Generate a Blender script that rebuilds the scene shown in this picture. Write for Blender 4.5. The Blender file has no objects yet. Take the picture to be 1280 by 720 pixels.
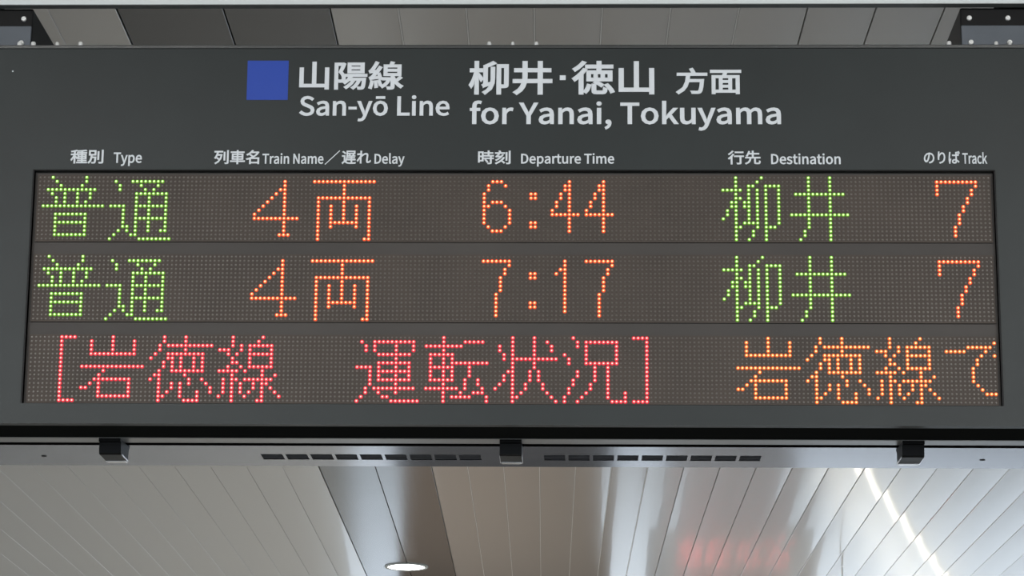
import bpy, bmesh, math, json, random
from mathutils import Vector, Matrix

# ------------------------------------------------------------------ camera, world, lights, exposure
sc = bpy.context.scene
Z0 = 2.909                                   # height of the first LED row above the platform floor
CAM = Vector((0.12339, -4.47429, Z0 - 1.30936))
YAW, PITCH, ROLL = 0.0272344, 0.2428854, 0.0083656
cy, sy, cp, sp, cr, sr = (math.cos(YAW), math.sin(YAW), math.cos(PITCH), math.sin(PITCH), math.cos(ROLL), math.sin(ROLL))
F = Vector((-sy*cp, cy*cp, sp)); R0 = Vector((cy, sy, 0)); U0 = R0.cross(F)
RR = cr*R0 + sr*U0; UU = -sr*R0 + cr*U0
cam = bpy.data.cameras.new('camera'); camo = bpy.data.objects.new('camera', cam)
sc.collection.objects.link(camo); sc.camera = camo
camo.matrix_world = Matrix(((RR.x, UU.x, -F.x, CAM.x), (RR.y, UU.y, -F.y, CAM.y), (RR.z, UU.z, -F.z, CAM.z), (0, 0, 0, 1)))
cam.sensor_width = 36; cam.lens = 3300/1280*36; cam.clip_start = 0.05; cam.clip_end = 200

w = bpy.data.worlds.new('world'); sc.world = w; w.use_nodes = True
bg = w.node_tree.nodes['Background']; bg.inputs[0].default_value = (0.80, 0.90, 1.0, 1); bg.inputs[1].default_value = 2.0

def area(name, loc, rot, sx, sy_, power, col):
    l = bpy.data.lights.new(name, 'AREA'); l.shape = 'RECTANGLE'; l.size = sx; l.size_y = sy_; l.energy = power; l.color = col
    o = bpy.data.objects.new(name, l); sc.collection.objects.link(o); o.location = loc; o.rotation_euler = rot
    return o
# added area lights behind the camera that brighten the sign front; no fixtures
for lx in (-2.2, 2.4):
    area('added_front_light', (lx, -5.6, Z0 + 0.75), (math.radians(35), 0, 0), 2.6, 0.3, 112, (1.0, 0.98, 0.96))

sc.view_settings.view_transform = 'Standard'; sc.view_settings.look = 'None'
sc.view_settings.exposure = 0.65; sc.view_settings.gamma = 1.0; sc.view_settings.use_curve_mapping = False

# ------------------------------------------------------------------ helpers
def mat(name, col, rough=0.5, metal=0.0, emit=None, estr=0.0, noise=0.0, nscale=8.0, bump=0.0, bscale=20.0, spec=0.5, bstretch=(1,1,1), coat=0.0):
    m = bpy.data.materials.new(name); m.use_nodes = True; nt = m.node_tree
    b = nt.nodes['Principled BSDF']
    b.inputs['Base Color'].default_value = (*col, 1); b.inputs['Roughness'].default_value = rough
    b.inputs['Metallic'].default_value = metal; b.inputs['Specular IOR Level'].default_value = spec
    b.inputs['Coat Weight'].default_value = coat; b.inputs['Coat Roughness'].default_value = 0.055
    if emit:
        b.inputs['Emission Color'].default_value = (*emit, 1); b.inputs['Emission Strength'].default_value = estr
    if noise or bump:
        tc = nt.nodes.new('ShaderNodeTexCoord'); mp = nt.nodes.new('ShaderNodeMapping'); mp.inputs['Scale'].default_value = bstretch
        nt.links.new(tc.outputs['Object'], mp.inputs[0])
    if noise:
        n = nt.nodes.new('ShaderNodeTexNoise'); n.inputs['Scale'].default_value = nscale; n.inputs['Detail'].default_value = 4
        nt.links.new(mp.outputs[0], n.inputs['Vector'])
        r = nt.nodes.new('ShaderNodeValToRGB'); r.color_ramp.elements[0].position = 0.3; r.color_ramp.elements[1].position = 0.7
        r.color_ramp.elements[0].color = (*[c*(1-noise) for c in col], 1); r.color_ramp.elements[1].color = (*[min(1, c*(1+noise)) for c in col], 1)
        nt.links.new(n.outputs['Fac'], r.inputs[0]); nt.links.new(r.outputs[0], b.inputs['Base Color'])
    if bump:
        n2 = nt.nodes.new('ShaderNodeTexNoise'); n2.inputs['Scale'].default_value = bscale; n2.inputs['Detail'].default_value = 1
        nt.links.new(mp.outputs[0], n2.inputs['Vector'])
        bp = nt.nodes.new('ShaderNodeBump'); bp.inputs['Distance'].default_value = bump; bp.inputs['Strength'].default_value = 1
        nt.links.new(n2.outputs['Fac'], bp.inputs['Height']); nt.links.new(bp.outputs[0], b.inputs['Normal'])
    if emit: m.cycles.emission_sampling = 'NONE'
    return m

def obj(name, bm, ms, parent=None, smooth=False):
    me = bpy.data.meshes.new(name); bm.normal_update(); bm.to_mesh(me); bm.free()
    for m in (ms if isinstance(ms, (list, tuple)) else [ms]): me.materials.append(m)
    if smooth:
        for p in me.polygons: p.use_smooth = True
    o = bpy.data.objects.new(name, me); sc.collection.objects.link(o)
    if parent: o.parent = parent
    return o
def link_mesh(name, me, parent=None, loc=(0, 0, 0)):
    o = bpy.data.objects.new(name, me); sc.collection.objects.link(o); o.parent = parent; o.location = loc
    return o
def thing(name, label, cat, loc=(0, 0, 0), group=None):
    o = bpy.data.objects.new(name, None); sc.collection.objects.link(o); o.location = loc; o.empty_display_size = 0.1
    o['label'] = label; o['category'] = cat
    if group: o['group'] = group
    return o
def box(bm, x0, x1, y0, y1, z0, z1, bev=0.0, mi=0):
    v = [bm.verts.new((x, y, z)) for z in (z0, z1) for y in (y0, y1) for x in (x0, x1)]
    fs = [bm.faces.new([v[i] for i in q]) for q in ((0, 2, 3, 1), (4, 5, 7, 6), (0, 1, 5, 4), (2, 6, 7, 3), (0, 4, 6, 2), (1, 3, 7, 5))]
    for f in fs: f.material_index = mi
    if bev:
        es = {e for f in fs for e in f.edges}
        bmesh.ops.bevel(bm, geom=list(es), offset=bev, segments=2, affect='EDGES', profile=0.5)
    return v
def disc_stack(bm, rings, axis='y', n=16, c=(0, 0, 0), mis=None, cap=True):
    """lathe: rings are (radius, height along -axis for y, +z for z)"""
    rows = []
    for r, h in rings:
        row = []
        for k in range(n):
            a = 2*math.pi*k/n
            if axis == 'y': p = (c[0]+r*math.cos(a), c[1]-h, c[2]+r*math.sin(a))
            else: p = (c[0]+r*math.cos(a), c[1]+r*math.sin(a), c[2]+h)
            row.append(bm.verts.new(p))
        rows.append(row)
    for i in range(len(rows)-1):
        for k in range(n):
            q = [rows[i][k], rows[i][(k+1) % n], rows[i+1][(k+1) % n], rows[i+1][k]]
            f = bm.faces.new(q)
            if mis: f.material_index = mis[i]
    if cap:
        f = bm.faces.new(rows[-1])
        if mis: f.material_index = mis[-1]

# ------------------------------------------------------------------ materials
M = {}
M['paint'] = mat('charcoal_paint', (0.0140, 0.0182, 0.0175), 0.45, noise=0.10, nscale=6, spec=0.22)
M['paint_dark'] = mat('dark_paint', (0.016, 0.017, 0.016), 0.9, spec=0.0)
M['black'] = mat('black_plastic', (0.005, 0.005, 0.005), 0.45, spec=0.1)
M['letter'] = mat('white_lettering', (0.575, 0.60, 0.615), 0.5)
M['blue'] = mat('blue_print', (0.004, 0.040, 0.30), 0.45, spec=0.3)
M['steel'] = mat('brushed_steel', (0.148, 0.165, 0.205), 0.13, metal=0.95, noise=0.05, nscale=14)
M['strip'] = mat('edge_aluminium', (0.22, 0.225, 0.22), 0.35, metal=0.8)
M['lip'] = mat('lip_metal', (0.07, 0.072, 0.07), 0.25, metal=0.6)
M['lit_edge'] = mat('polished_edge', (0.8, 0.8, 0.8), 0.25, metal=0.8)
M['led_board'] = mat('led_module_face', (0.047, 0.035, 0.0265), 0.6, noise=0.14, nscale=9, spec=0.3)
M['gap'] = mat('row_divider', (0.040, 0.034, 0.029), 0.55, noise=0.12, nscale=5, spec=0.3)
M['led_off'] = mat('unlit_led_lens', (0.086, 0.073, 0.058), 0.35)
M['bolt'] = mat('zinc_bolt', (0.68, 0.68, 0.65), 0.35, metal=0.15)
M['bracket'] = mat('bracket_steel', (0.06, 0.07, 0.082), 0.5, metal=0.2, noise=0.12, nscale=14)
M['white_steel'] = mat('white_beam_paint', (0.54, 0.57, 0.555), 0.5)
M['grey_lip'] = mat('grey_beam_lip', (0.16, 0.17, 0.165), 0.5)
M['green'] = [mat('green_led_lens', (0.05, 0.1, 0.02), 0.4, emit=(0.09, 0.22, 0.006), estr=1.0), mat('green_led_tip', (0.1, 0.2, 0.1), 0.4, emit=(0.95, 2.6, 0.50), estr=1.0), mat('green_led_glow_ring', (0.03, 0.02, 0.015), 0.5, emit=(0.035, 0.085, 0.004), estr=1.0)]
M['orange'] = [mat('orange_led_lens', (0.1, 0.03, 0.01), 0.4, emit=(0.72, 0.062, 0.010), estr=1.0), mat('orange_led_tip', (0.2, 0.1, 0.1), 0.4, emit=(5.0, 0.80, 0.30), estr=1.0), mat('orange_led_glow_ring', (0.03, 0.02, 0.015), 0.5, emit=(0.28, 0.026, 0.008), estr=1.0)]
M['red'] = [mat('red_led_lens', (0.1, 0.01, 0.01), 0.4, emit=(0.62, 0.016, 0.034), estr=1.0), mat('red_led_tip', (0.2, 0.1, 0.1), 0.4, emit=(5.0, 0.50, 0.42), estr=1.0), mat('red_led_glow_ring', (0.03, 0.02, 0.015), 0.5, emit=(0.32, 0.010, 0.024), estr=1.0)]
M['amber'] = [mat('amber_led_lens', (0.1, 0.05, 0.01), 0.4, emit=(0.62, 0.10, 0.012), estr=1.0), mat('amber_led_tip', (0.2, 0.1, 0.1), 0.4, emit=(5.0, 0.78, 0.24), estr=1.0), mat('amber_led_glow_ring', (0.03, 0.02, 0.015), 0.5, emit=(0.20, 0.03, 0.008), estr=1.0)]

M['far_red'] = mat('distant_red_led', (0.1, 0.02, 0.02), 0.4, emit=(2.6, 0.6, 0.6), estr=1.0)
# ------------------------------------------------------------------ setting: floor, ceiling boards, beam, added far walls
bm = bmesh.new(); box(bm, -14, 14, -9, 24.3, -0.2, 0.0)
fl = obj('floor', bm, mat('platform_floor', (0.14, 0.14, 0.135), 0.07, spec=0.8, noise=0.08, nscale=1.2)); fl['kind'] = 'structure'
bm = bmesh.new(); box(bm, -60, 60, 24.3, 120, -1.4, -1.2)
fl = obj('ground', bm, mat('track_ballast_concrete', (0.75, 0.76, 0.77), 0.8, noise=0.1, nscale=2)); fl['kind'] = 'structure'

bm = bmesh.new(); box(bm, -60, 60, -60, -9, -1.4, -1.2); box(bm, -60, -14, -9, 24.3, -1.4, -1.2); box(bm, 14, 60, -9, 24.3, -1.4, -1.2)
fl = obj('ground', bm, mat('track_bed', (0.16, 0.15, 0.14), 0.9, noise=0.2, nscale=3)); fl['kind'] = 'structure'

# ceiling frame: very slightly fanned and falling away from the sign
LAT = Vector((0.99992, 0.0128, 0)); CD = Vector((-0.0128, 0.99983, -0.0134)).normalized(); CN = LAT.cross(CD).normalized()
P0 = Vector((0.123, -4.4449, 0.8904 + Z0))
bm = bmesh.new(); box(bm, -13.5, 13.5, -4.4, 36, 0.012, 0.15)
ceil = obj('ceiling', bm, mat('ceiling_backing', (0.05, 0.05, 0.05), 0.8)); ceil['kind'] = 'structure'
ceil.matrix_world = Matrix(((LAT.x, CD.x, CN.x, P0.x), (LAT.y, CD.y, CN.y, P0.y), (LAT.z, CD.z, CN.z, P0.z), (0, 0, 0, 1)))
def cpt(lat, along, up): return P0 + LAT*lat + CD*along + CN*up
M['board'] = mat('ceiling_board_paint', (0.37, 0.355, 0.33), 0.30, metal=0.3, coat=0.25, spec=0.6, bump=0.0006, bscale=2.0, bstretch=(3, 0.7, 1))
M['band'] = mat('dark_band_paint', (0.011, 0.0135, 0.013), 0.22, spec=0.36, bump=0.0006, bscale=2.0, bstretch=(1, 1, 1))
def board_mesh(wd, crown, y0, y1, mt, seg=8, g=0.0009, c=0.0022):
    """hollow-backed metal ceiling board, crowned face, folded edges that leave a groove"""
    bm = bmesh.new(); pr = []
    pr.append((-wd/2+g, 0.012)); pr.append((-wd/2+g, c))
    for k in range(seg+1):
        t = -1 + 2*k/seg; x = t*(wd/2-g-c*0.8); pr.append((x, -crown*(1-t*t)))
    pr.append((wd/2-g, c)); pr.append((wd/2-g, 0.012))
    a = [bm.verts.new((x, y0, z)) for x, z in pr]; b = [bm.verts.new((x, y1, z)) for x, z in pr]
    for i in range(len(pr)-1): bm.faces.new((a[i], b[i], b[i+1], a[i+1]))
    bm.faces.new(a); bm.faces.new(list(reversed(b)))
    me = bpy.data.meshes.new('ceiling_board'); bm.normal_update(); bm.to_mesh(me); bm.free(); me.materials.append(mt)
    return me
bmesh_right = board_mesh(0.1597, 0.0018, -4.3, 35, M['board'])
bmesh_left = board_mesh(0.1605, 0.0008, -4.3, 35, M['board'], 8, 0.0005, 0.0007)
band_me = board_mesh(0.2515, 0.0008, -4.3, 35, M['band'])
for k in range(32): link_mesh('ceiling_board', bmesh_right, ceil, (-0.517 + 0.1597*(k+0.5), 0, 0))
for k in range(32): link_mesh('ceiling_board', bmesh_left, ceil, (-1.022 - 0.1605*(k+0.5), 0, 0))
for k in range(2):
    o = link_mesh('ceiling_board', band_me, ceil, (-1.02 + 0.2515*(k+0.5), 0, 0)); o['label'] = 'darker glossy ceiling board beside the downlight'

for k in range(6):  # pale strips that paint the glint along the middle seams
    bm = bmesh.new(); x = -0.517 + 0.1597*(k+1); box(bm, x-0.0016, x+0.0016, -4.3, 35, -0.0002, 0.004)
    obj('seam_highlight', bm, mat('seam_highlight_paint', (0.75, 0.74, 0.70), 0.4) if k == 0 else bpy.data.materials['seam_highlight_paint'], ceil)

# round downlight let into the dark band
dl = thing('downlight', 'round white recessed downlight glowing in the dark ceiling band below the sign', 'ceiling light')
dl.matrix_world = ceil.matrix_world @ Matrix.Translation((-0.779, 14.464, -0.001))
bm = bmesh.new(); disc_stack(bm, [(0.100, 0.010), (0.100, -0.004), (0.118, -0.006), (0.121, 0.0)], 'z', 48, cap=False)
obj('trim_ring', bm, M['white_steel'], dl, True)
bm = bmesh.new(); disc_stack(bm, [(0.100, 0.0), (0.095, -0.004), (0.06, -0.009), (0.02, -0.011)], 'z', 48)
obj('diffuser', bm, mat('lamp_diffuser', (0.9, 0.9, 0.9), 0.5, emit=(1.0, 0.99, 0.97), estr=12.0), dl, True)

for la in (10.4, 14.46, 18.5, 22.6):  # the downlight's own lamp, plus added unseen ones that brighten floor and ceiling
    l = bpy.data.lights.new('downlight_and_added_lamp', 'AREA'); l.shape = 'DISK'; l.size = 0.2; l.energy = 220; l.color = (1, 0.98, 0.95)
    o = bpy.data.objects.new('downlight_and_added_lamp', l); sc.collection.objects.link(o)
    o.matrix_world = ceil.matrix_world @ Matrix.Translation((-0.779, la, -0.02))

# white beam across the top, with a small grey lower lip
bm = bmesh.new()
box(bm, -2.2, 2.2, 0.014, 0.032, 0.3300+Z0, 0.45+Z0, 0.001)
box(bm, -2.2, 2.2, 0.0145, 0.034, 0.3292+Z0, 0.3302+Z0, mi=1)
o = obj('trim_1', bm, [M['white_steel'], M['grey_lip']]); o['kind'] = 'structure'; o.rotation_euler = (0, -0.0004, 0)


# unseen walls and pillar added to shape reflections, then the mirrored tube light
bm = bmesh.new(); box(bm, -12, -2.42, 24, 24.3, 0, 3.3)
o = obj('wall_added', bm, mat('added_wall_paint', (0.80, 0.77, 0.70), 0.6)); o['kind'] = 'structure'
bm = bmesh.new(); box(bm, 1.05, 2.3, 22, 24.3, 0, 3.3)
o = obj('wall_added', bm, mat('added_wall_pale_paint', (0.6, 0.6, 0.62), 0.6)); o['kind'] = 'structure'
bm = bmesh.new(); box(bm, -1.02, 0.30, 12, 12.9, 0, 3.55)
o = obj('wall_pillar_added', bm, mat('added_pillar_paint', (0.10, 0.075, 0.055), 0.6)); o['kind'] = 'structure'

bm = bmesh.new(); box(bm, -1.06, 0.33, 11.96, 12.94, 0, 1.3)
o = obj('wall_base_added', bm, mat('added_dark_base', (0.012, 0.012, 0.013), 0.5)); o['kind'] = 'structure'  # dark foot added so the sign's tray mirrors darker in the middle
lu = thing('tube_luminaire', 'long thin warm-white tube light hanging under the right-hand ceiling, seen as a wavy bright line', 'ceiling light')
A = cpt(1.41, 13.6, -0.7); B = cpt(3.36, 21.1, -0.7); ux = (B-A).normalized(); L_ = (B-A).length
uy = Vector((0, 0, 1)).cross(ux).normalized(); uz = ux.cross(uy)
lu.matrix_world = Matrix(((ux.x, uy.x, uz.x, A.x), (ux.y, uy.y, uz.y, A.y), (ux.z, uy.z, uz.z, A.z), (0, 0, 0, 1)))
bm = bmesh.new(); box(bm, 0, L_, -0.03, 0.03, -0.05, -0.02); obj('tray', bm, M['white_steel'], lu)
bm = bmesh.new(); disc_stack(bm, [(0.011, 0), (0.011, L_)], 'z', 10)
bmesh.ops.rotate(bm, verts=bm.verts, cent=(0, 0, 0), matrix=Matrix.Rotation(math.radians(90), 3, 'Y'))
tm = mat('tube_glow', (0.9, 0.9, 0.9), 0.5, emit=(1.0, 0.93, 0.78), estr=10.0); tm.cycles.emission_sampling = 'AUTO'
obj('tube', bm, tm, lu, True)
for t in (0.1, 0.5, 0.9):
    bm = bmesh.new(); box(bm, L_*t-0.004, L_*t+0.004, -0.004, 0.004, -0.02, 0.695); obj('suspension_rod', bm, M['bolt'], lu)


# ------------------------------------------------------------------ the departure sign
sign = thing('departure_sign', 'wide dark grey hanging railway departure board with LED rows and white lettering', 'sign', (0, 0, Z0))
XE = 0.99
TOP, BOT = 0.2425, -0.4449
YF = -0.008
# front frame with the display opening
ox0, ox1, oz0, oz1 = -0.8460, 0.8453, -0.4095, 0.0105
bm = bmesh.new()
xs = [-XE, ox0, ox1, XE]; zs = [BOT, oz0, oz1, 0.2373]
vv = {(i, j, k): bm.verts.new((xs[i], (YF, 0.012)[k], zs[j])) for i in range(4) for j in range(4) for k in range(2)}
for i in range(3):
    for j in range(3):
        if i == 1 and j == 1: continue
        bm.faces.new((vv[i, j, 0], vv[i+1, j, 0], vv[i+1, j+1, 0], vv[i, j+1, 0]))
for (a, b) in (((1, 1), (2, 1)), ((2, 1), (2, 2)), ((2, 2), (1, 2)), ((1, 2), (1, 1))):
    bm.faces.new((vv[a[0], a[1], 0], vv[a[0], a[1], 1], vv[b[0], b[1], 1], vv[b[0], b[1], 0]))
for i in range(3):
    bm.faces.new((vv[i+1, 0, 0], vv[i, 0, 0], vv[i, 0, 1], vv[i+1, 0, 1])); bm.faces.new((vv[i, 3, 0], vv[i+1, 3, 0], vv[i+1, 3, 1], vv[i, 3, 1]))
    bm.faces.new((vv[0, i, 0], vv[0, i+1, 0], vv[0, i+1, 1], vv[0, i, 1])); bm.faces.new((vv[3, i+1, 0], vv[3, i, 0], vv[3, i, 1], vv[3, i+1, 1]))
obj('front_frame', bm, M['paint'], sign)
bm = bmesh.new(); box(bm, ox0-0.001, ox1+0.001, -0.0084, -0.006, oz1, oz1+0.0022)
box(bm, ox0-0.003, ox0, -0.0084, 0.004, oz0, oz1+0.002); box(bm, ox1, ox1+0.003, -0.0084, 0.004, oz0, oz1+0.002)
obj('gasket', bm, M['black'], sign)
bm = bmesh.new(); box(bm, -XE, XE, -0.010, 0.010, 0.2376, 0.2445, 0.0012)
obj('top_lip', bm, M['lip'], sign)
bm = bmesh.new(); box(bm, -XE, XE, 0.010, 0.405, -0.42, 0.2385, 0.002)
obj('housing', bm, M['paint'], sign)
bm = bmesh.new(); box(bm, -XE, XE, -0.006, 0.126, BOT+0.0003, -0.4205, 0.003)
obj('door_underside', bm, M['paint_dark'], sign)
bm = bmesh.new(); box(bm, -XE, XE, 0.1262, 0.1724, BOT, -0.4205, 0.0008)
obj('edge_strip', bm, M['strip'], sign)
bm = bmesh.new(); box(bm, -XE, XE, 0.1726, 0.1975, BOT+0.0002, -0.4205)
obj('seal_gap', bm, mat('rubber_seal', (0.004, 0.004, 0.004), 0.9, spec=0.0), sign)

# bottom tray: sheet with the ventilation slots cut through
def tray():
    bm = bmesh.new(); xb = [-XE]; hole = []
    for s in range(9):
        for x0 in (-0.4648 + s*0.0455,): xb += [x0, x0+0.0395]; hole.append((x0, x0+0.0395))
    for s in range(9):
        x0 = 0.0548 + s*0.0448; xb += [x0, x0+0.0385]; hole.append((x0, x0+0.0385))
    xb.append(XE); yb = [0.1978, 0.2812, 0.3370, 0.4056]; z = BOT
    g = {}
    def V(i, j, k):
        if (i, j, k) not in g: g[i, j, k] = bm.verts.new((xb[i], yb[j], z + (0, 0.003)[k]))
        return g[i, j, k]
    for i in range(len(xb)-1):
        for j in range(3):
            if j == 1 and i % 2 == 1:
                ring = [(i, 1), (i+1, 1), (i+1, 2), (i, 2)]
                for q in range(4):
                    a, b = ring[q], ring[(q+1) % 4]; bm.faces.new((V(*a, 0), V(*a, 1), V(*b, 1), V(*b, 0)))
            else: bm.faces.new((V(i, j, 0), V(i, j+1, 0), V(i+1, j+1, 0), V(i+1, j, 0)))
    # turned-up rear and front edges
    n = len(xb)-1
    for yy in (yb[0], yb[3]):
        q = [bm.verts.new((x, yy, zz)) for x, zz in ((-XE, z), (XE, z), (XE, z+0.022), (-XE, z+0.022))]; bm.faces.new(q)
    return bm, hole
bm, hole = tray(); tr = obj('bottom_tray', bm, M['steel'], sign)
vent_me = bpy.data.meshes.new('vent_slot'); bm = bmesh.new(); box(bm, -0.021, 0.021, -0.0295, 0.0295, 0.0035, 0.006)
for k in range(5): box(bm, -0.021, 0.021, -0.027+k*0.012, -0.0245+k*0.012, 0.001, 0.0035)
bm.normal_update(); bm.to_mesh(vent_me); bm.free(); vent_me.materials.append(mat('vent_mesh', (0.055, 0.058, 0.07), 0.6))
for a, b in hole: link_mesh('vent_slot', vent_me, tr, ((a+b)/2, 0.3091, BOT))
for x, y in ((-0.8689, 0.3093), (0.8577, 0.3165)):
    bm = bmesh.new(); disc_stack(bm, [(0.0055, 0.001), (0.005, -0.0008), (0.0025, -0.0008), (0.0022, 0.0004)], 'z', 16, (x, y, BOT))
    obj('screw', bm, M['black'], tr)

# three toggle latches hanging under the door edge
def latch(xc):
    bm = bmesh.new()
    pr = [(0.128, 0.0), (0.128, -0.0055), (0.135, -0.0065), (0.1365, -0.025), (0.142, -0.0275), (0.205, -0.0275), (0.214, -0.024), (0.216, -0.006), (0.226, 0.0)]
    for s in (0,):
        A = [bm.verts.new((-0.0195, y, z)) for y, z in pr]; B = [bm.verts.new((0.0195, y, z)) for y, z in pr]
        for i in range(len(pr)-1): bm.faces.new((A[i], A[i+1], B[i+1], B[i]))
        bm.faces.new(list(reversed(A))); bm.faces.new(B)
    L = obj('latch', bm, M['black'], sign); L.location = (xc, 0, BOT)
    bm = bmesh.new(); box(bm, -0.0175, 0.0175, 0.2025, 0.2178, -0.0287, -0.0262, 0.0005)
    for s in (-1, 1): box(bm, s*0.0196-0.0006, s*0.0196+0.0006, 0.15, 0.2165, -0.0275, -0.0245, 0.0003)
    o = obj('wire_bail', bm, M['lit_edge'], L); o['label'] = 'bright metal rim of the latch'
for xc in (-0.7155, -0.0022, 0.7090): latch(xc)

# bolt heads on top of the housing
for x, s in ((-0.8909, 1), (-0.8662, 1), (-0.8227, .8), (-0.7807, 1), (-0.0435, .85), (-0.0013, .7), (0.0411, .85), (0.7785, 1), (0.8625, .8), (0.8867, .7)):
    bm = bmesh.new(); disc_stack(bm, [(0.0045*s, 0), (0.0045*s, 0.0132), (0.0034*s, 0.0132+0.0022*s), (0.0013*s, 0.0132+0.0030*s)], 'z', 12, (x, 0.018, 0.2440))
    o = obj('bolt_head', bm, M['bolt'], sign, True)
# tiny white paint chip on the upper left corner of the face
bm = bmesh.new(); disc_stack(bm, [(0.0016, 0), (0.0012, 0.0006), (0.0005, 0.0008)], 'y', 8, (-0.8948, YF, 0.1955)); obj('paint_chip', bm, M['letter'], sign)

# LED rows
PITCH_ = 0.0075
ROWZ = [0.0, -19.3029*PITCH_, -38.6548*PITCH_]
bm = bmesh.new(); box(bm, ox0-0.002, ox1+0.002, 0.004, 0.0085, oz0-0.002, oz1+0.002)
obj('row_divider', bm, M['gap'], sign)
GL = {"hu": "3 11|4 11|5 10|2-13|3 6 9 12|4 6 9 12|4 6 9 11|1-15||4-11|4 11|4-11|4 11|4 11|4-11|", "tsu": "|2 6-13|3 8 12|3 9 11|7-14|7 10 14|7 10 14|1-4 7-14|4 7 10 14|4 7 10 14|4 7-14|4 7 10 14|4 5 7 10 14|3 5 7 10 13 14|2 6 7|1 8-15", "ryo": "|1-15|8|8|8|2-14|2 8 14|2 5 8 11 14|2 5 8 11 14|2 5 8 11 14|2 5 8 11 14|2 5-11 14|2 5 11 14|2 14|2 14|2 13 14", "four_wide": "|10|10|9 10|8 10|7 10|6 10|5 10|4 10|3 10|3-13|10|10|10|9 10 11|", "six": "|2-4|1 5|1|0|0|0 2-4|0 1 5|0 6|0 6|0 6|0 6|1 5|2-4||", "colon_top": "||||11 12|11 12||||||||||", "colon_foot": "|||||||||||11 12|11 12|||", "four": "|4|3 4|3 4|2 4|2 4|1 4|1 4|0 4|0-6|4|4|4|4||", "seven": "|0-6|6|5|5|4|4|4|4|3|3|3|3|3|3|", "one": "|3|3|2 3|1 3|3|3|3|3|3|3|3|3|3||", "yanagi": "4 10|4 9|4 7 8 11-14|1-5 7 9 11 14|4 7 9 11 14|4 5 7 9 11 14|3 4 6 7 9 11 14|3 4 6 7 9 11 14|2 4 7 9 11 14|2 4 7 9 11 14|1 4 7 9 11 14|4 6-9 11 14|4 5 9 11-13|4 8 11|4 8 11|4 7 11", "i": "5 10|5 10|5 10|5 10|2-13|5 10|5 10|5 10|5 10|1-14|5 10|5 10|5 10|4 10|4 10|3 10", "seven_wide": "|3-12|3 12|3 11|3 11|10|10|9|9|8|8|8|7|7|7|", "open": "12-15|12|12|12|12|12|12|12|12|12|12|12|12|12|12|12-15", "close": "1-4|4|4|4|4|4|4|4|4|4|4|4|4|4|4|1-4", "gan": "8|3 8 13|3 8 13|3 8 13|3-13|||1-15|6|5|4-12|3 5 12|1 2 5 12|5 12|5-12|", "toku": "4 9|4 9|3 5-15|3 9|2 5-13|1 5 6 8 11 13|4 6 8 11 13|4 6 8 11 13|3 6-13|2 3 9|1 3 10 13|3 6 8 10 14|3 6 8 15|3 5 8 12 15|3 4 8 12|3 9-12", "sen": "4 11|4 10|4 6 8-13|1-3 6 8 13|3 5 8-13|4 8 13|4 5 8 13|3 6 8-13|1-5 7 11|4 11 14|2 4 5 7-13|2 4 6 9 11 12|2 4 6 9 11 13|2 4 6 8 11 14|1 4 7 11 15|4 10 11", "un": "|2 5-14|3 5 10 14|3 5 10 14|6-13|10|6-13|1-4 6 10 13|4 6-13|4 6 10 13|4 6-13|4 10|3 5-14|3 6 10|2 7 8|1 9-15", "ten": "5|5 10-14|1-9|5|2-7|2 5 7|2 5 7 8-15|2-7 11|2 5 7 11|2 5 7 11|2-7 10 13|5 10 13|1-8 10 14|5 9 12-14|5 7-11 15|5 15", "jo": "5 10|5 10 13|2 5 10 14|2 5 10 14|3 5 10|3 5-15|5 10|5 10|4 5 9 11|3 5 9 11|3 5 9 11|2 5 8 12|1 5 8 12|5 7 13|5 6 14|5 15", "kyo": "3|4 6-13|4 6 13|6 13|1 6 13|2 6 13|2 6-13|8 11|4 8 11|4 8 11|3 8 11|3 7 11|2 7 11|2 6 11 15|1 5 11 15|1 4 12-15", "de": "|12|6-11|1-5 10|9 12|8|8|7|7|7|7|8|9|10-12||"}
def parse(s):
    out = []
    for r, line in enumerate(s.split('|')):
        for tok in line.split():
            if '-' in tok: a, b = tok.split('-'); out += [(c, r) for c in range(int(a), int(b)+1)]
            else: out.append((int(tok), r))
    return out
TEXT = [
  [('hu', 0, 'green'), ('tsu', 16, 'green'), ('four_wide', 48, 'orange'), ('ryo', 64, 'orange'), ('six', 105, 'orange'), ('colon_top', 105, 'orange'), ('colon_foot', 105, 'orange'), ('four', 121, 'orange'), ('four', 129, 'orange'), ('yanagi', 160, 'green'), ('i', 176, 'green'), ('seven_wide', 208, 'orange')],
  [('hu', 0, 'green'), ('tsu', 16, 'green'), ('four_wide', 48, 'orange'), ('ryo', 64, 'orange'), ('seven', 105, 'orange'), ('colon_top', 105, 'orange'), ('colon_foot', 105, 'orange'), ('one', 121, 'orange'), ('seven', 129, 'orange'), ('yanagi', 160, 'green'), ('i', 176, 'green'), ('seven_wide', 208, 'orange')],
  [('open', -5, 'red'), ('gan', 11, 'red'), ('toku', 27, 'red'), ('sen', 43, 'red'), ('un', 75, 'red'), ('ten', 91, 'red'), ('jo', 107, 'red'), ('kyo', 123, 'red'), ('close', 139, 'red'),
   ('gan', 163, 'amber'), ('toku', 179, 'amber'), ('sen', 195, 'amber'), ('de', 211, 'amber')]]
def dome(V, Fc, MI, x, y, z, rings, n, mis):
    b = len(V)
    for r, h in rings:
        for k in range(n):
            a = 2*math.pi*(k+0.5)/n; V.append((x+r*math.cos(a), y-h, z+r*math.sin(a)))
    for i in range(len(rings)-1):
        for k in range(n):
            k2 = (k+1) % n; Fc.append((b+i*n+k, b+i*n+k2, b+(i+1)*n+k2, b+(i+1)*n+k)); MI.append(mis[i])
    Fc.append(tuple(b+(len(rings)-1)*n+k for k in range(n))); MI.append(mis[-1])
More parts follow.
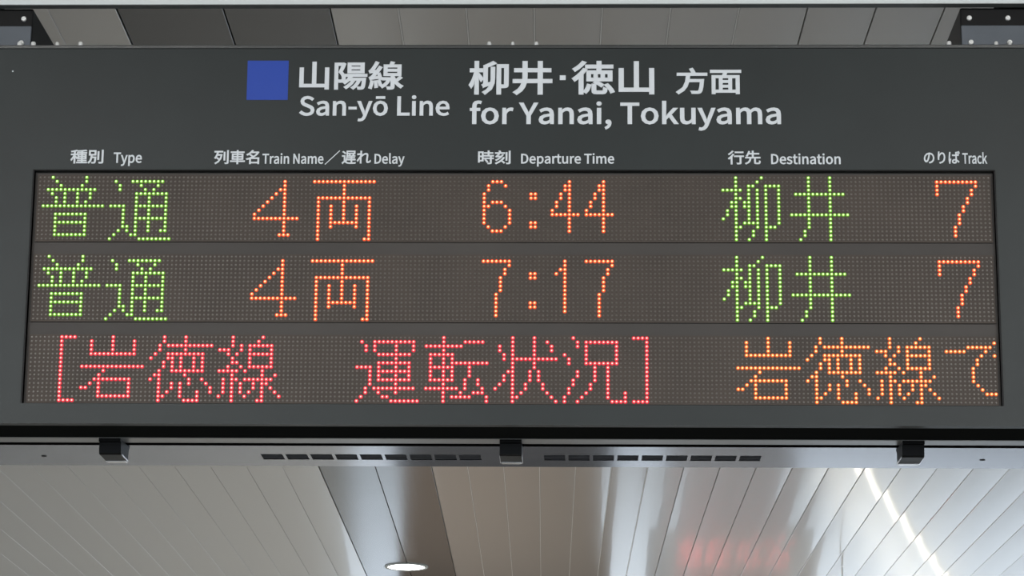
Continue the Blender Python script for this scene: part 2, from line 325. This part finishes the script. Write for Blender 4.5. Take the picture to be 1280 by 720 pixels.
def mesh_obj(name, V, Fc, MI, ms, parent):
    me = bpy.data.meshes.new(name); me.from_pydata(V, [], Fc)
    for m in ms: me.materials.append(m)
    me.polygons.foreach_set('material_index', MI)
    o = bpy.data.objects.new(name, me); sc.collection.objects.link(o); o.parent = parent
    return o
NAMES = {'green': 'green', 'orange': 'orange', 'red': 'red', 'amber': 'amber'}
for ri in range(3):
    zr = ROWZ[ri]
    bm = bmesh.new(); box(bm, -112.1*PITCH_, 112.1*PITCH_, -0.0005, 0.0035, zr-15.65*PITCH_, zr+0.65*PITCH_)
    for v in bm.verts: v.co.y += 0.0005
    rowo = obj('led_row', bm, M['led_board'], sign)
    rowo['label'] = ['upper LED row, first train', 'middle LED row, second train', 'lower LED row, scrolling red and amber notice'][ri]
    lit = set()
    for g, c0, colr in TEXT[ri]:
        V, Fc, MI = [], [], []
        for c, r in parse(GL[g]):
            cc = c0 + c
            if not 0 <= cc < 224: continue
            lit.add((cc, r))
            dome(V, Fc, MI, (cc-111.5)*PITCH_, 0, zr - r*PITCH_, [(0.56*PITCH_, -0.0001), (0.42*PITCH_, 0.0004), (0.35*PITCH_, 0.0014), (0.215*PITCH_, 0.0022)], 8, [2, 0, 0, 1])  # outermost ring is a dim glow painted around each lit dot
        o = mesh_obj('lit_character', V, Fc, MI, M[colr], rowo); o['label'] = 'glowing %s dot-matrix character' % NAMES[colr]
        if g.startswith('colon'): o.name = 'colon_dot'; o['label'] = 'glowing orange dot of the time colon'
    V, Fc, MI = [], [], []
    for c in range(224):
        for r in range(16):
            if (c, r) in lit: continue
            dome(V, Fc, MI, (c-111.5)*PITCH_, 0, zr - r*PITCH_, [(0.27*PITCH_, 0), (0.17*PITCH_, 0.0012)], 6, [0, 0])
    o = mesh_obj('unlit_led', V, Fc, MI, [M['led_off']], rowo); o['kind'] = 'stuff'

# a second board further along, only its red text shows, mirrored in the ceiling boards
s2 = thing('departure_board', 'red-lettered board further along the platform, seen only as pinkish streaks mirrored in the ceiling', 'sign', cpt(1.2, 17.0, -0.49))
bm = bmesh.new(); box(bm, -0.55, 0.55, 0.002, 0.2, -0.16, 0.16, 0.004); obj('housing', bm, mat('pale_housing_paint', (0.6, 0.6, 0.6), 0.5), s2)
bm = bmesh.new(); box(bm, -0.50, -0.46, 0.08, 0.12, 0.16, 0.49); box(bm, 0.46, 0.50, 0.08, 0.12, 0.16, 0.49); obj('hanger', bm, M['paint_dark'], s2)['kind'] = 'stuff'
for k, g in enumerate(('un', 'ten', 'jo', 'kyo')):
    V, Fc, MI = [], [], []; p2 = 0.0118
    for c, r in parse(GL[g]): dome(V, Fc, MI, -0.38 + k*0.19 + c*p2, 0, 0.09 - r*p2, [(0.45*p2, 0), (0.40*p2, 0.002), (0.3*p2, 0.003)], 8, [0, 0, 0])
    mesh_obj('lit_character', V, Fc, MI, [M['far_red']], s2)

# printed header
GLY = json.loads(r"""{"山":[1000,[[108,632,108,-2,816,-2,816,-76,893,-76,893,633,816,633,816,74,538,74,538,829,460,829,460,74,185,74,185,632]]],"陽":[1000,[[514,612,807,612,807,532,514,532],[514,743,807,743,807,666,514,666],[445,800,445,475,880,475,880,800],[357,415,357,353,489,353,442,274,382,205,312,150,329,135,347,118,361,102,404,137,444,176,482,221,566,221,507,131,434,52,351,-12,367,-27,384,-45,396,-61,488,16,570,112,635,221,720,221,676,122,617,36,545,-34,562,-47,581,-64,595,-77,672,4,737,105,787,221,854,221,844,97,832,24,817,-9,810,-15,801,-18,789,-19,771,-19,744,-17,712,-15,720,-35,727,-57,730,-78,765,-80,797,-79,821,-78,842,-74,860,-67,875,-53,896,-6,912,89,925,252,928,282,523,282,537,305,549,329,560,353,961,353,961,415],[81,797,81,-80,148,-80,148,729,279,729,255,655,228,575,199,497,255,423,283,356,290,297,288,269,281,245,269,229,260,224,249,221,237,220,220,220,201,220,179,221,189,200,195,176,198,155,221,155,244,155,265,157,285,160,302,167,317,175,340,201,353,240,357,290,350,355,323,427,267,506,302,592,336,683,367,771,318,800,307,797]]],"線":[1000,[[523,530,837,530,837,441,523,441],[523,674,837,674,837,587,523,587],[182,189,192,116,200,40,204,-27,263,-16,258,50,249,125,238,198],[84,197,72,112,56,31,35,-40,55,-46,77,-54,94,-62,114,11,132,97,145,186],[275,208,294,152,311,94,322,43,377,61,365,111,347,168,327,223],[885,345,852,308,813,268,772,230,754,268,738,307,724,347,724,381,909,381,909,734,682,734,724,823,641,841,632,807,620,770,607,734,453,734,453,381,653,381,653,3,652,-6,647,-10,636,-12,614,-13,579,-13,534,-12,544,-34,551,-58,556,-81,614,-81,658,-77,690,-69,711,-54,721,-30,724,3,724,192,777,100,841,23,915,-36,929,-16,947,5,964,23,903,63,848,116,800,180,847,217,895,258,941,300],[416,298,416,235,547,235,500,144,436,71,362,20,377,4,393,-14,405,-32,501,41,579,147,631,285,587,300,575,298],[66,240,94,250,165,263,314,287,325,229,386,247,374,311,353,386,329,460,271,446,282,414,292,380,301,346,157,327,237,427,312,537,380,652,315,690,292,644,267,599,240,556,137,547,191,629,242,720,287,813,217,842,171,735,123,644,89,590,70,563,52,544,35,535,44,512,53,487,59,466,78,472,119,480,198,490,164,441,135,403,115,378,87,345,63,322,41,311,51,287,60,261]]],"柳":[1000,[[545,671,545,382,545,338,542,292,536,244,438,217,438,689,505,719,573,754,637,792,580,837,518,797,444,756,373,721,373,241,367,208,352,187,335,175,346,158,357,138,364,120,364,119,384,131,430,149,521,180,488,102,434,30,352,-31,368,-46,384,-63,395,-79,537,59,596,221,608,381,608,671],[683,746,683,-80,749,-80,749,682,859,682,859,183,858,174,853,169,845,167,828,166,799,166,762,167,771,147,779,124,784,103,833,104,870,108,896,116,914,130,923,152,925,182,925,746],[166,840,166,628,57,628,57,558,163,558,131,417,86,281,34,172,47,153,62,130,73,108,107,174,138,254,166,343,166,-79,232,-79,232,426,259,377,284,330,302,292,342,352,312,399,268,466,232,519,232,558,328,558,328,628,232,628,232,840]]],"井":[1000,[[92,633,92,558,286,558,286,447,286,405,284,363,281,322,60,322,60,246,269,246,234,143,171,49,71,-35,93,-51,117,-71,135,-90,247,9,315,122,350,246,642,246,642,-80,720,-80,720,246,942,246,942,322,720,322,720,558,918,558,918,633,720,633,720,837,642,837,642,633,364,633,364,836,286,836,286,633],[360,322,362,363,364,405,364,447,364,558,642,558,642,322]]],"・":[1000,[[500,486,446,472,409,434,394,380,409,326,446,288,500,274,554,288,592,326,606,380,592,434,554,472]]],"徳":[1000,[[477,187,477,18,485,-36,517,-64,580,-71,714,-71,765,-60,794,-20,807,63,785,69,763,78,744,89,740,26,729,-1,706,-7,587,-7,561,-5,549,2,546,19,546,187],[367,186,348,113,317,44,274,-11,330,-52,377,11,410,87,430,167],[517,240,578,206,636,166,680,128,727,177,682,214,623,252,561,284],[772,171,830,100,878,23,908,-46,972,-16,941,53,891,128,831,198],[746,505,854,505,854,359,746,359],[581,505,688,505,688,359,581,359],[420,505,523,505,523,359,420,359],[244,840,187,766,113,692,33,630,47,614,62,593,74,575,161,645,243,728,312,813],[357,568,357,296,921,296,921,568,667,568,667,664,943,664,943,732,667,732,667,840,593,840,593,732,326,732,326,664,593,664,593,568],[268,636,198,532,113,437,21,357,36,337,52,312,64,291,102,323,140,359,177,398,177,-79,248,-79,248,482,280,525,309,568,335,612]]],"方":[1000,[[440,818,467,767,491,714,508,667,68,667,68,594,341,594,317,360,235,143,46,-23,67,-40,86,-61,101,-82,255,37,349,189,398,361,756,361,739,176,717,64,691,12,678,4,663,1,643,0,603,0,544,3,474,7,487,-16,497,-42,501,-66,567,-69,625,-70,669,-69,704,-65,731,-54,756,-34,790,32,815,169,835,398,838,434,410,434,416,487,420,541,423,594,936,594,936,667,514,667,585,698,566,744,540,796,512,846]]],"面":[1000,[[389,334,601,334,601,221,389,221],[389,395,389,506,601,506,601,395],[389,160,601,160,601,43,389,43],[58,774,58,702,444,702,436,660,426,617,416,576,104,576,104,-80,176,-80,176,-27,820,-27,820,-80,896,-80,896,576,493,576,532,702,945,702,945,774],[176,43,176,506,320,506,320,43],[820,43,670,43,670,506,820,506]]],"種":[1000,[[433,535,433,214,641,214,641,142,422,142,422,82,641,82,641,3,365,3,365,-59,965,-59,965,3,713,3,713,82,931,82,931,142,713,142,713,214,926,214,926,535,713,535,713,602,946,602,946,664,713,664,713,738,797,747,876,758,944,771,898,828,759,806,586,789,409,779,416,761,423,740,427,721,496,724,568,728,641,732,641,664,391,664,391,602,641,602,641,535],[500,350,641,350,641,270,500,270],[713,350,857,350,857,270,713,270],[500,479,641,479,641,400,500,400],[713,479,857,479,857,400,713,400],[361,826,271,794,159,766,43,744,52,726,60,706,65,687,113,694,162,703,212,712,212,558,49,558,49,488,202,488,154,371,93,260,28,172,42,151,56,126,67,103,118,176,168,266,212,365,212,-78,286,-78,286,353,321,309,354,264,377,229,422,288,384,329,330,384,286,426,286,488,411,488,411,558,286,558,286,729,332,741,375,754,413,768]]],"別":[1000,[[593,720,593,165,666,165,666,720],[838,821,838,20,836,5,827,-3,812,-6,779,-7,726,-6,659,-5,670,-30,680,-57,687,-81,768,-80,827,-77,868,-67,894,-50,909,-23,913,20,913,821],[164,727,419,727,419,534,164,534],[95,794,95,466,205,466,186,281,135,106,33,-31,52,-45,71,-63,86,-82,173,21,229,149,260,291,426,291,415,131,403,38,388,-3,379,-10,368,-13,353,-14,327,-14,287,-13,239,-9,249,-30,256,-54,260,-76,308,-77,351,-78,383,-76,409,-72,430,-63,448,-47,470,8,485,125,497,327,498,358,269,358,273,394,275,430,278,466,491,466,491,794]]],"列":[1000,[[642,724,642,164,716,164,716,724],[848,835,848,17,846,5,839,-2,826,-4,800,-5,756,-4,703,-3,714,-27,723,-53,728,-76,796,-75,847,-72,882,-63,907,-47,920,-21,924,18,924,835],[181,302,234,263,288,221,333,181,259,94,174,27,79,-22,96,-41,112,-64,124,-85,315,45,458,254,541,552,495,566,482,563,257,563,272,612,286,663,299,714,571,714,571,786,61,786,61,714,224,714,182,566,125,434,53,326,73,311,94,293,111,276,156,340,196,413,232,494,459,494,437,404,408,321,373,247,328,284,276,322,224,357]]],"車":[1000,[[158,606,158,216,459,216,459,135,53,135,53,66,459,66,459,-83,536,-83,536,66,951,66,951,135,536,135,536,216,846,216,846,606,536,606,536,680,917,680,917,749,536,749,536,839,459,839,459,749,83,749,83,680,459,680,459,606],[230,382,459,382,459,279,230,279],[536,382,771,382,771,279,536,279],[230,543,459,543,459,441,230,441],[536,543,771,543,771,441,536,441]]],"名":[1000,[[263,529,316,491,369,448,417,406,297,350,172,305,47,273,62,252,76,227,86,204,141,218,197,234,252,253,252,-79,327,-79,327,-27,773,-27,773,-79,849,-79,849,340,451,340,609,441,743,565,844,713,794,744,781,740,427,740,450,769,472,797,492,826,406,843,329,744,216,646,69,559,88,542,107,521,122,501,212,553,291,610,361,671,733,671,665,588,582,512,487,445,435,488,377,532,321,572],[773,42,327,42,327,271,773,271]]],"遅":[1000,[[70,735,136,692,198,645,246,600,297,652,248,695,184,740,118,780],[355,802,355,551,350,412,327,262,272,124,293,115,315,102,333,89,391,237,417,400,423,551,423,600,923,600,923,802],[423,746,851,746,851,656,423,656],[465,361,465,306,644,306,644,233,415,233,415,175,644,175,644,52,715,52,715,175,946,175,946,233,715,233,715,306,901,306,901,361,715,361,715,431,927,431,927,488,803,488,822,517,841,548,859,579,793,600,776,564,755,525,733,488,609,488,624,494,609,528,587,564,561,598,504,576,524,548,543,518,557,488,440,488,440,431,644,431,644,361],[252,490,54,490,54,420,179,420,179,101,134,75,87,35,39,-14,89,-79,138,-17,184,28,222,46,249,37,282,14,320,-12,395,-45,484,-62,594,-67,716,-66,843,-62,939,-57,944,-31,952,-3,961,21,847,11,719,4,596,2,494,5,408,20,335,51,301,73,274,92,252,105]]],"れ":[1000,[[293,720,288,625,235,617,185,611,144,608,121,607,100,607,79,607,87,525,283,552,276,453,209,355,125,242,54,149,105,80,158,155,215,238,268,316,267,277,265,184,264,106,264,21,264,3,263,-18,261,-38,348,-38,343,23,340,105,339,181,339,264,339,301,340,341,342,382,441,475,544,546,636,574,680,566,708,539,717,492,707,377,689,243,679,119,693,49,732,7,790,-7,856,3,918,31,974,76,961,162,910,117,859,89,810,79,781,88,764,110,758,140,768,260,786,395,795,514,780,585,734,631,656,648,549,620,440,555,348,479,353,537,369,562,384,587,398,607,369,642,363,640,370,705,377,757,383,791,289,794,292,769,293,744]]],"時":[1000,[[445,209,496,151,541,89,572,33,636,72,603,128,557,188,505,244],[631,841,631,721,421,721,421,654,631,654,631,527,379,527,379,459,763,459,763,346,384,346,384,279,763,279,763,10,761,-1,755,-7,742,-9,714,-10,667,-9,608,-8,619,-31,628,-56,633,-79,704,-78,758,-74,796,-66,821,-51,834,-27,837,9,837,279,954,279,954,346,837,346,837,459,964,459,964,527,705,527,705,654,922,654,922,721,705,721,705,841],[291,416,291,185,146,185,146,416],[291,484,146,484,146,706,291,706],[76,775,76,35,146,35,146,117,362,117,362,775]]],"刻":[1000,[[851,828,851,17,849,4,841,-3,827,-6,798,-7,750,-7,691,-5,702,-29,711,-54,716,-77,791,-76,845,-73,882,-64,907,-48,921,-23,925,17,925,828],[672,725,672,167,743,167,743,725],[460,578,442,545,422,512,400,480,196,472,246,526,293,586,338,647,600,647,600,716,393,716,378,757,354,803,327,845,258,826,279,791,298,753,312,716,54,716,54,647,251,647,207,585,167,534,140,504,119,484,100,470,82,463,91,439,100,414,106,393,134,400,203,407,347,416,263,334,168,263,66,206,82,188,100,165,113,146,275,253,417,391,528,556],[526,388,404,223,244,87,59,-15,75,-35,93,-58,107,-78,210,-21,308,45,401,122,459,67,514,12,556,-35,611,15,566,62,509,116,449,169,503,229,551,293,594,361]]],"行":[1000,[[435,780,435,708,927,708,927,780],[267,841,203,765,121,688,35,622,50,604,66,582,79,562,172,636,262,722,339,811],[391,504,391,432,728,432,728,17,726,4,717,-2,702,-5,669,-6,613,-5,545,-3,556,-27,565,-53,570,-77,655,-77,717,-75,759,-66,786,-49,800,-23,804,16,804,432,955,432,955,504],[307,626,226,513,129,409,25,322,43,302,63,279,78,259,116,291,154,326,192,364,192,-83,266,-83,266,446,307,497,344,548,378,600]]],"先":[1000,[[462,840,462,684,285,684,299,724,311,763,322,801,246,817,213,706,165,592,102,494,124,484,147,472,167,459,200,505,229,557,256,612,462,612,462,410,61,410,61,337,322,337,291,185,209,64,47,-22,65,-41,83,-64,95,-85,271,16,362,158,400,337,591,337,591,43,600,-22,634,-55,703,-64,844,-64,907,-48,940,10,954,127,931,135,906,146,885,158,880,61,866,18,838,8,711,8,683,10,669,21,666,43,666,337,940,337,940,410,538,410,538,612,868,612,868,684,538,684,538,840]]],"の":[1000,[[476,642,462,550,443,459,420,372,369,236,318,160,269,136,222,155,183,215,166,318,204,457,310,578],[559,644,704,596,795,492,826,353,789,205,695,107,572,56,547,51,518,47,486,43,533,-31,736,35,864,165,908,350,861,536,729,668,525,718,303,661,147,513,88,311,114,169,180,77,266,44,354,79,432,183,499,355,524,451,544,548]]],"り":[1000,[[339,789,251,792,249,765,247,736,243,706,230,608,217,491,212,383,214,321,218,268,223,224,300,230,296,276,296,315,298,353,341,493,433,614,551,666,639,631,692,535,710,394,658,193,520,77,323,22,370,-50,590,24,738,166,792,395,763,577,682,696,564,738,446,702,353,615,292,511,302,598,319,700]]],"ば":[1000,[[231,753,143,761,142,738,140,713,137,689,120,577,100,425,91,269,96,142,110,36,129,-48,199,-43,196,-8,196,6,198,22,200,37,218,101,245,181,272,258,231,290,212,244,192,193,174,143,168,190,165,236,164,283,173,416,192,565,214,686,218,708,225,732],[811,792,762,777,782,733,802,682,819,635,870,653,853,699,831,749],[911,823,862,807,883,764,904,715,921,667,972,685,954,731,932,780],[652,174,653,140,644,82,610,44,544,31,481,40,438,66,422,109,439,152,483,180,549,190,585,188,619,183],[725,760,635,760,637,740,639,718,639,698,639,574,544,572,487,573,431,576,375,580,375,505,432,502,487,500,543,499,639,501,642,414,646,326,649,243,620,248,589,251,556,252,445,232,375,178,351,102,375,24,445,-25,558,-43,663,-19,716,41,731,120,731,140,782,108,832,69,882,24,925,91,869,138,804,183,728,220,724,309,719,405,716,505,776,510,833,516,889,524,889,601,834,592,776,584,716,578,716,624,717,666,718,699,720,719,722,740]]],"／":[1000,[[936,846,34,-56,64,-86,966,816]]],"S":[596,[[304,-13,437,15,523,90,553,195,533,286,479,348,402,391,298,436,241,463,195,501,176,559,193,616,241,652,313,665,377,657,432,634,480,597,528,656,469,703,396,735,313,746,194,721,112,653,82,552,106,462,162,402,231,364,336,318,399,287,443,248,459,187,441,125,388,83,305,68,230,79,162,111,103,159,48,95,119,38,205,0]]],"a":[563,[[217,-13,282,-2,342,26,397,65,400,65,408,0,483,0,483,334,464,452,403,529,295,557,212,546,139,519,82,486,117,423,164,451,219,473,280,481,349,461,383,411,392,344,203,306,94,240,59,141,80,58,136,5],[243,61,194,70,160,97,147,147,170,209,247,254,392,283,392,132,341,93,293,69]]],"n":[610,[[92,0,184,0,184,394,234,440,281,468,332,477,391,462,424,415,435,332,435,0,526,0,526,344,508,461,454,533,360,557,291,545,231,511,178,464,176,464,167,543,92,543]]],"-":[347,[[46,245,302,245,302,315,46,315]]],"y":[521,[[101,-234,193,-209,259,-142,304,-46,508,543,419,543,321,242,277,88,272,88,253,140,235,192,218,242,108,543,13,543,231,-1,219,-42,191,-102,151,-144,97,-159,82,-158,67,-154,55,-150,37,-223,56,-229,77,-233]]],"ō":[606,[[303,-13,427,21,519,117,554,271,519,426,427,523,303,557,179,523,88,426,52,271,88,117,179,21],[303,63,221,89,166,162,146,271,166,381,221,454,303,480,386,454,441,381,461,271,441,162,386,89],[156,671,451,671,451,736,156,736]]],"L":[543,[[101,0,514,0,514,79,193,79,193,733,101,733]]],"i":[275,[[92,0,184,0,184,543,92,543],[138,655,170,663,191,684,199,716,191,747,170,768,138,775,106,768,86,747,78,716,86,684,106,663]]],"e":[554,[[312,-13,380,-6,439,14,490,42,458,103,416,80,372,65,322,60,231,84,169,149,142,250,508,250,510,265,512,283,512,302,487,437,413,526,295,557,177,522,87,424,52,271,87,118,180,21],[141,315,169,407,225,464,297,484,370,465,416,408,432,315]]],"f":[325,[[33,469,107,469,107,0,198,0,198,469,313,469,313,543,198,543,198,629,206,688,232,724,275,736,295,735,316,730,336,721,356,792,329,801,298,807,265,809,176,787,124,726,107,630,107,543,33,538]]],"o":[606,[[303,-13,427,21,519,117,554,271,519,426,427,523,303,557,179,523,88,426,52,271,88,117,179,21],[303,63,221,89,166,162,146,271,166,381,221,454,303,480,386,454,441,381,461,271,441,162,386,89]]],"r":[388,[[92,0,184,0,184,349,225,423,273,463,320,475,340,474,356,471,373,466,390,545,373,552,354,556,332,557,274,543,222,504,178,444,176,444,167,543,92,543]]],"Y":[531,[[219,0,311,0,311,284,532,733,436,733,342,526,318,473,294,419,268,365,264,365,239,419,216,473,192,526,97,733,-1,733,219,284]]],",":[278,[[75,-190,153,-140,203,-69,221,19,212,77,185,113,144,126,110,118,85,96,75,62,84,28,109,6,142,-2,153,-1,140,-57,106,-102,53,-136]]],"T":[599,[[253,0,346,0,346,655,568,655,568,733,31,733,31,655,253,655]]],"k":[552,[[92,0,182,0,182,143,284,262,443,0,542,0,337,324,518,543,416,543,186,257,182,257,182,796,92,796]]],"u":[607,[[251,-13,319,-1,378,33,430,85,433,85,440,0,516,0,516,543,425,543,425,158,376,106,330,76,278,66,220,81,187,128,176,210,176,543,84,543,84,199,102,82,157,11]]],"m":[926,[[92,0,184,0,184,394,232,441,278,468,320,477,377,462,410,415,421,332,421,0,512,0,512,394,561,441,606,468,649,477,706,462,739,415,750,332,750,0,841,0,841,344,823,461,769,533,677,557,613,544,554,507,497,453,467,509,418,544,347,557,285,545,229,511,178,464,176,464,167,543,92,543]]],"p":[620,[[92,-229,184,-229,184,-45,181,50,231,15,281,-6,331,-13,447,22,534,121,567,280,542,427,469,523,351,557,289,546,231,518,178,480,176,480,167,543,92,543],[316,64,277,69,232,87,184,120,184,406,235,447,282,472,328,480,412,455,458,385,472,279,452,164,397,90]]],"N":[723,[[101,0,188,0,188,385,186,462,182,539,177,614,181,614,260,463,527,0,622,0,622,733,534,733,534,352,536,274,541,196,547,120,542,120,463,271,195,733,101,733]]],"D":[688,[[101,0,288,0,475,44,590,170,629,369,590,568,474,691,284,733,101,733],[193,76,193,658,276,658,420,625,506,527,534,369,506,211,420,111,276,76]]],"l":[284,[[188,-13,210,-12,227,-9,241,-5,228,65,209,63,196,67,187,79,184,102,184,796,92,796,92,108,102,42,133,1]]],"t":[377,[[262,-13,297,-10,331,-3,363,7,345,76,325,69,304,63,283,61,233,73,207,109,199,165,199,469,347,469,347,543,199,543,199,696,123,696,113,543,27,538,27,469,108,469,108,168,122,73,171,10]]],"s":[468,[[234,-13,342,9,409,67,431,148,406,230,344,280,266,313,209,336,166,365,149,407,160,447,193,475,250,486,295,480,335,463,373,438,417,495,370,526,313,549,249,557,148,536,84,481,62,403,86,327,145,279,220,246,279,222,325,189,344,143,332,100,297,70,237,58,177,66,125,89,76,123,32,62,90,23,159,-3]]],"c":[510,[[306,-13,370,-5,429,19,482,55,442,117,405,90,362,70,314,63,226,89,167,162,146,271,168,381,229,454,317,480,357,474,393,458,425,433,471,493,429,525,377,548,313,557,183,523,89,426,52,271,86,117,176,21]]]}""")
def lettering(text, x0, x1, z0, z1, bold=0.018, sp=0.22):
    """each character is its own thin mesh; the whole run is stretched to its printed size"""
    x = 0.0; done = []
    for ch in text:
        if ch == ' ': x += sp; continue
        adv, polys = GLY[ch]; dx = 0
        if ch == '\u30fb': adv = 420; dx = -0.29; polys = [[450, 335, 540, 335, 540, 425, 450, 425]]
        cu = bpy.data.curves.new('letter', 'CURVE'); cu.dimensions = '2D'; cu.fill_mode = 'BOTH'; cu.offset = 0; cu.extrude = 0.0; cu.bevel_depth = bold; cu.bevel_resolution = 1
        for p in polys:
            n = len(p)//2; s = cu.splines.new('POLY'); s.points.add(n-1); s.use_cyclic_u = True
            for i in range(n): s.points[i].co = (x+dx+p[2*i]/1000, p[2*i+1]/1000, 0, 1)
        x += adv/1000
        tmp = bpy.data.objects.new('tmp', cu); sc.collection.objects.link(tmp)
        bpy.context.view_layer.update()
        me = bpy.data.meshes.new_from_object(tmp.evaluated_get(bpy.context.evaluated_depsgraph_get()))
        bpy.data.objects.remove(tmp); done.append(me)
    X = [v.co.x for me in done for v in me.vertices]; Y = [v.co.y for me in done for v in me.vertices]
    ax, bx_, ay, by = min(X), max(X), min(Y), max(Y)
    for me in done:
        for v in me.vertices:
            v.co = (x0 + (v.co.x-ax)/(bx_-ax)*(x1-x0), YF - 0.0003 - v.co.z*0.012, z0 + (v.co.y-ay)/(by-ay)*(z1-z0))
        me.materials.clear(); me.materials.append(M['letter'])
        o = bpy.data.objects.new('letter', me); sc.collection.objects.link(o); o.parent = sign
HD = [
 ('\u5c71\u967d\u7dda', -0.3806, -0.1939, 0.1602, 0.2144, 0.025), ('San-y\u014dLine', -0.3796, -0.1117, 0.1013, 0.1505, 0.023),
 ('\u67f3\u4e95\u30fb\u5fb3\u5c71', -0.0790, 0.2516, 0.1500, 0.2150, 0.025), ('for Yanai, Tokuyama', -0.0760, 0.4749, 0.0844, 0.1407, 0.023),
 ('\u65b9\u9762', 0.2889, 0.4058, 0.1514, 0.2018, 0.025), ('\u7a2e\u5225', -0.7835, -0.7244, 0.0229, 0.0492, 0.022), ('Type', -0.7065, -0.6560, 0.0188, 0.0440, 0.023),
 ('\u5217\u8eca\u540d', -0.5279, -0.4473, 0.0220, 0.0486, 0.022), ('Train Name', -0.4420, -0.3335, 0.0228, 0.0428, 0.023), ('\uff0f', -0.3314, -0.3044, 0.0214, 0.0480, 0.006),
 ('\u9045\u308c', -0.3016, -0.2495, 0.0222, 0.0475, 0.022), ('Delay', -0.2434, -0.1899, 0.0178, 0.0430, 0.023), ('\u6642\u523b', -0.0603, -0.0026, 0.0223, 0.0481, 0.022),
 ('Departure Time', 0.0158, 0.1801, 0.0183, 0.0430, 0.023), ('\u884c\u5148', 0.3797, 0.4380, 0.0221, 0.0479, 0.022), ('Destination', 0.4560, 0.5782, 0.0226, 0.0428, 0.023),
 ('\u306e\u308a\u3070', 0.7239, 0.7874, 0.0237, 0.0473, 0.022), ('Track', 0.7915, 0.8349, 0.0236, 0.0451, 0.022)]
for t, a, b, c, d, bo in HD:
    if t.startswith('San'): t = 'San-y\u014d Line'
    o = lettering(t, a, b, c, d, bo, sp=0.22)
bm = bmesh.new(); box(bm, -0.4737, -0.4003, YF-0.0006, YF, 0.1415, 0.2150); o = obj('line_colour_square', bm, M['blue'], sign); o['label'] = 'plain blue square printed left of the line name'

# ------------------------------------------------------------------ hanger brackets on top of the sign
def bracket(x_in, side, label):
    t = thing('hanger_bracket', label, 'bracket', (x_in, 0, Z0), 'black hanger brackets on top of the sign')
    o2 = side*0.22
    a, b = min(0, o2), max(0, o2)
    bm = bmesh.new(); box(bm, a, b, 0.030, 0.036, 0.2445, 0.2945, 0.001); p = obj('mounting_plate', bm, M['bracket'], t)
    bm = bmesh.new(); box(bm, a, b, 0.040, 0.30, 0.2445, 0.3315, 0.003); obj('channel', bm, M['black'], t)
    bm = bmesh.new(); box(bm, (a+b)/2-0.03, (a+b)/2+0.03, 0.10, 0.16, 0.3315, 0.79, 0.003); obj('hanger_post', bm, M['paint_dark'], t)
    for bx_, bz in ((0.016, 0.2615), (0.016, 0.311), (0.085, 0.2615), (0.085, 0.311)):
        bm = bmesh.new(); yy = 0.030 if bz < 0.29 else 0.040
        disc_stack(bm, [(0.0048, 0), (0.0048, 0.003), (0.0036, 0.0048), (0.0022, 0.0048), (0.0018, 0.0036)], 'y', 12, (side*bx_, yy, bz)); obj('bolt', bm, M['bolt'], t, True)
bracket(-0.8745, -1, 'black hanger bracket on top of the sign at its left end')
bracket(0.8035, 1, 'black hanger bracket on top of the sign at its right end')
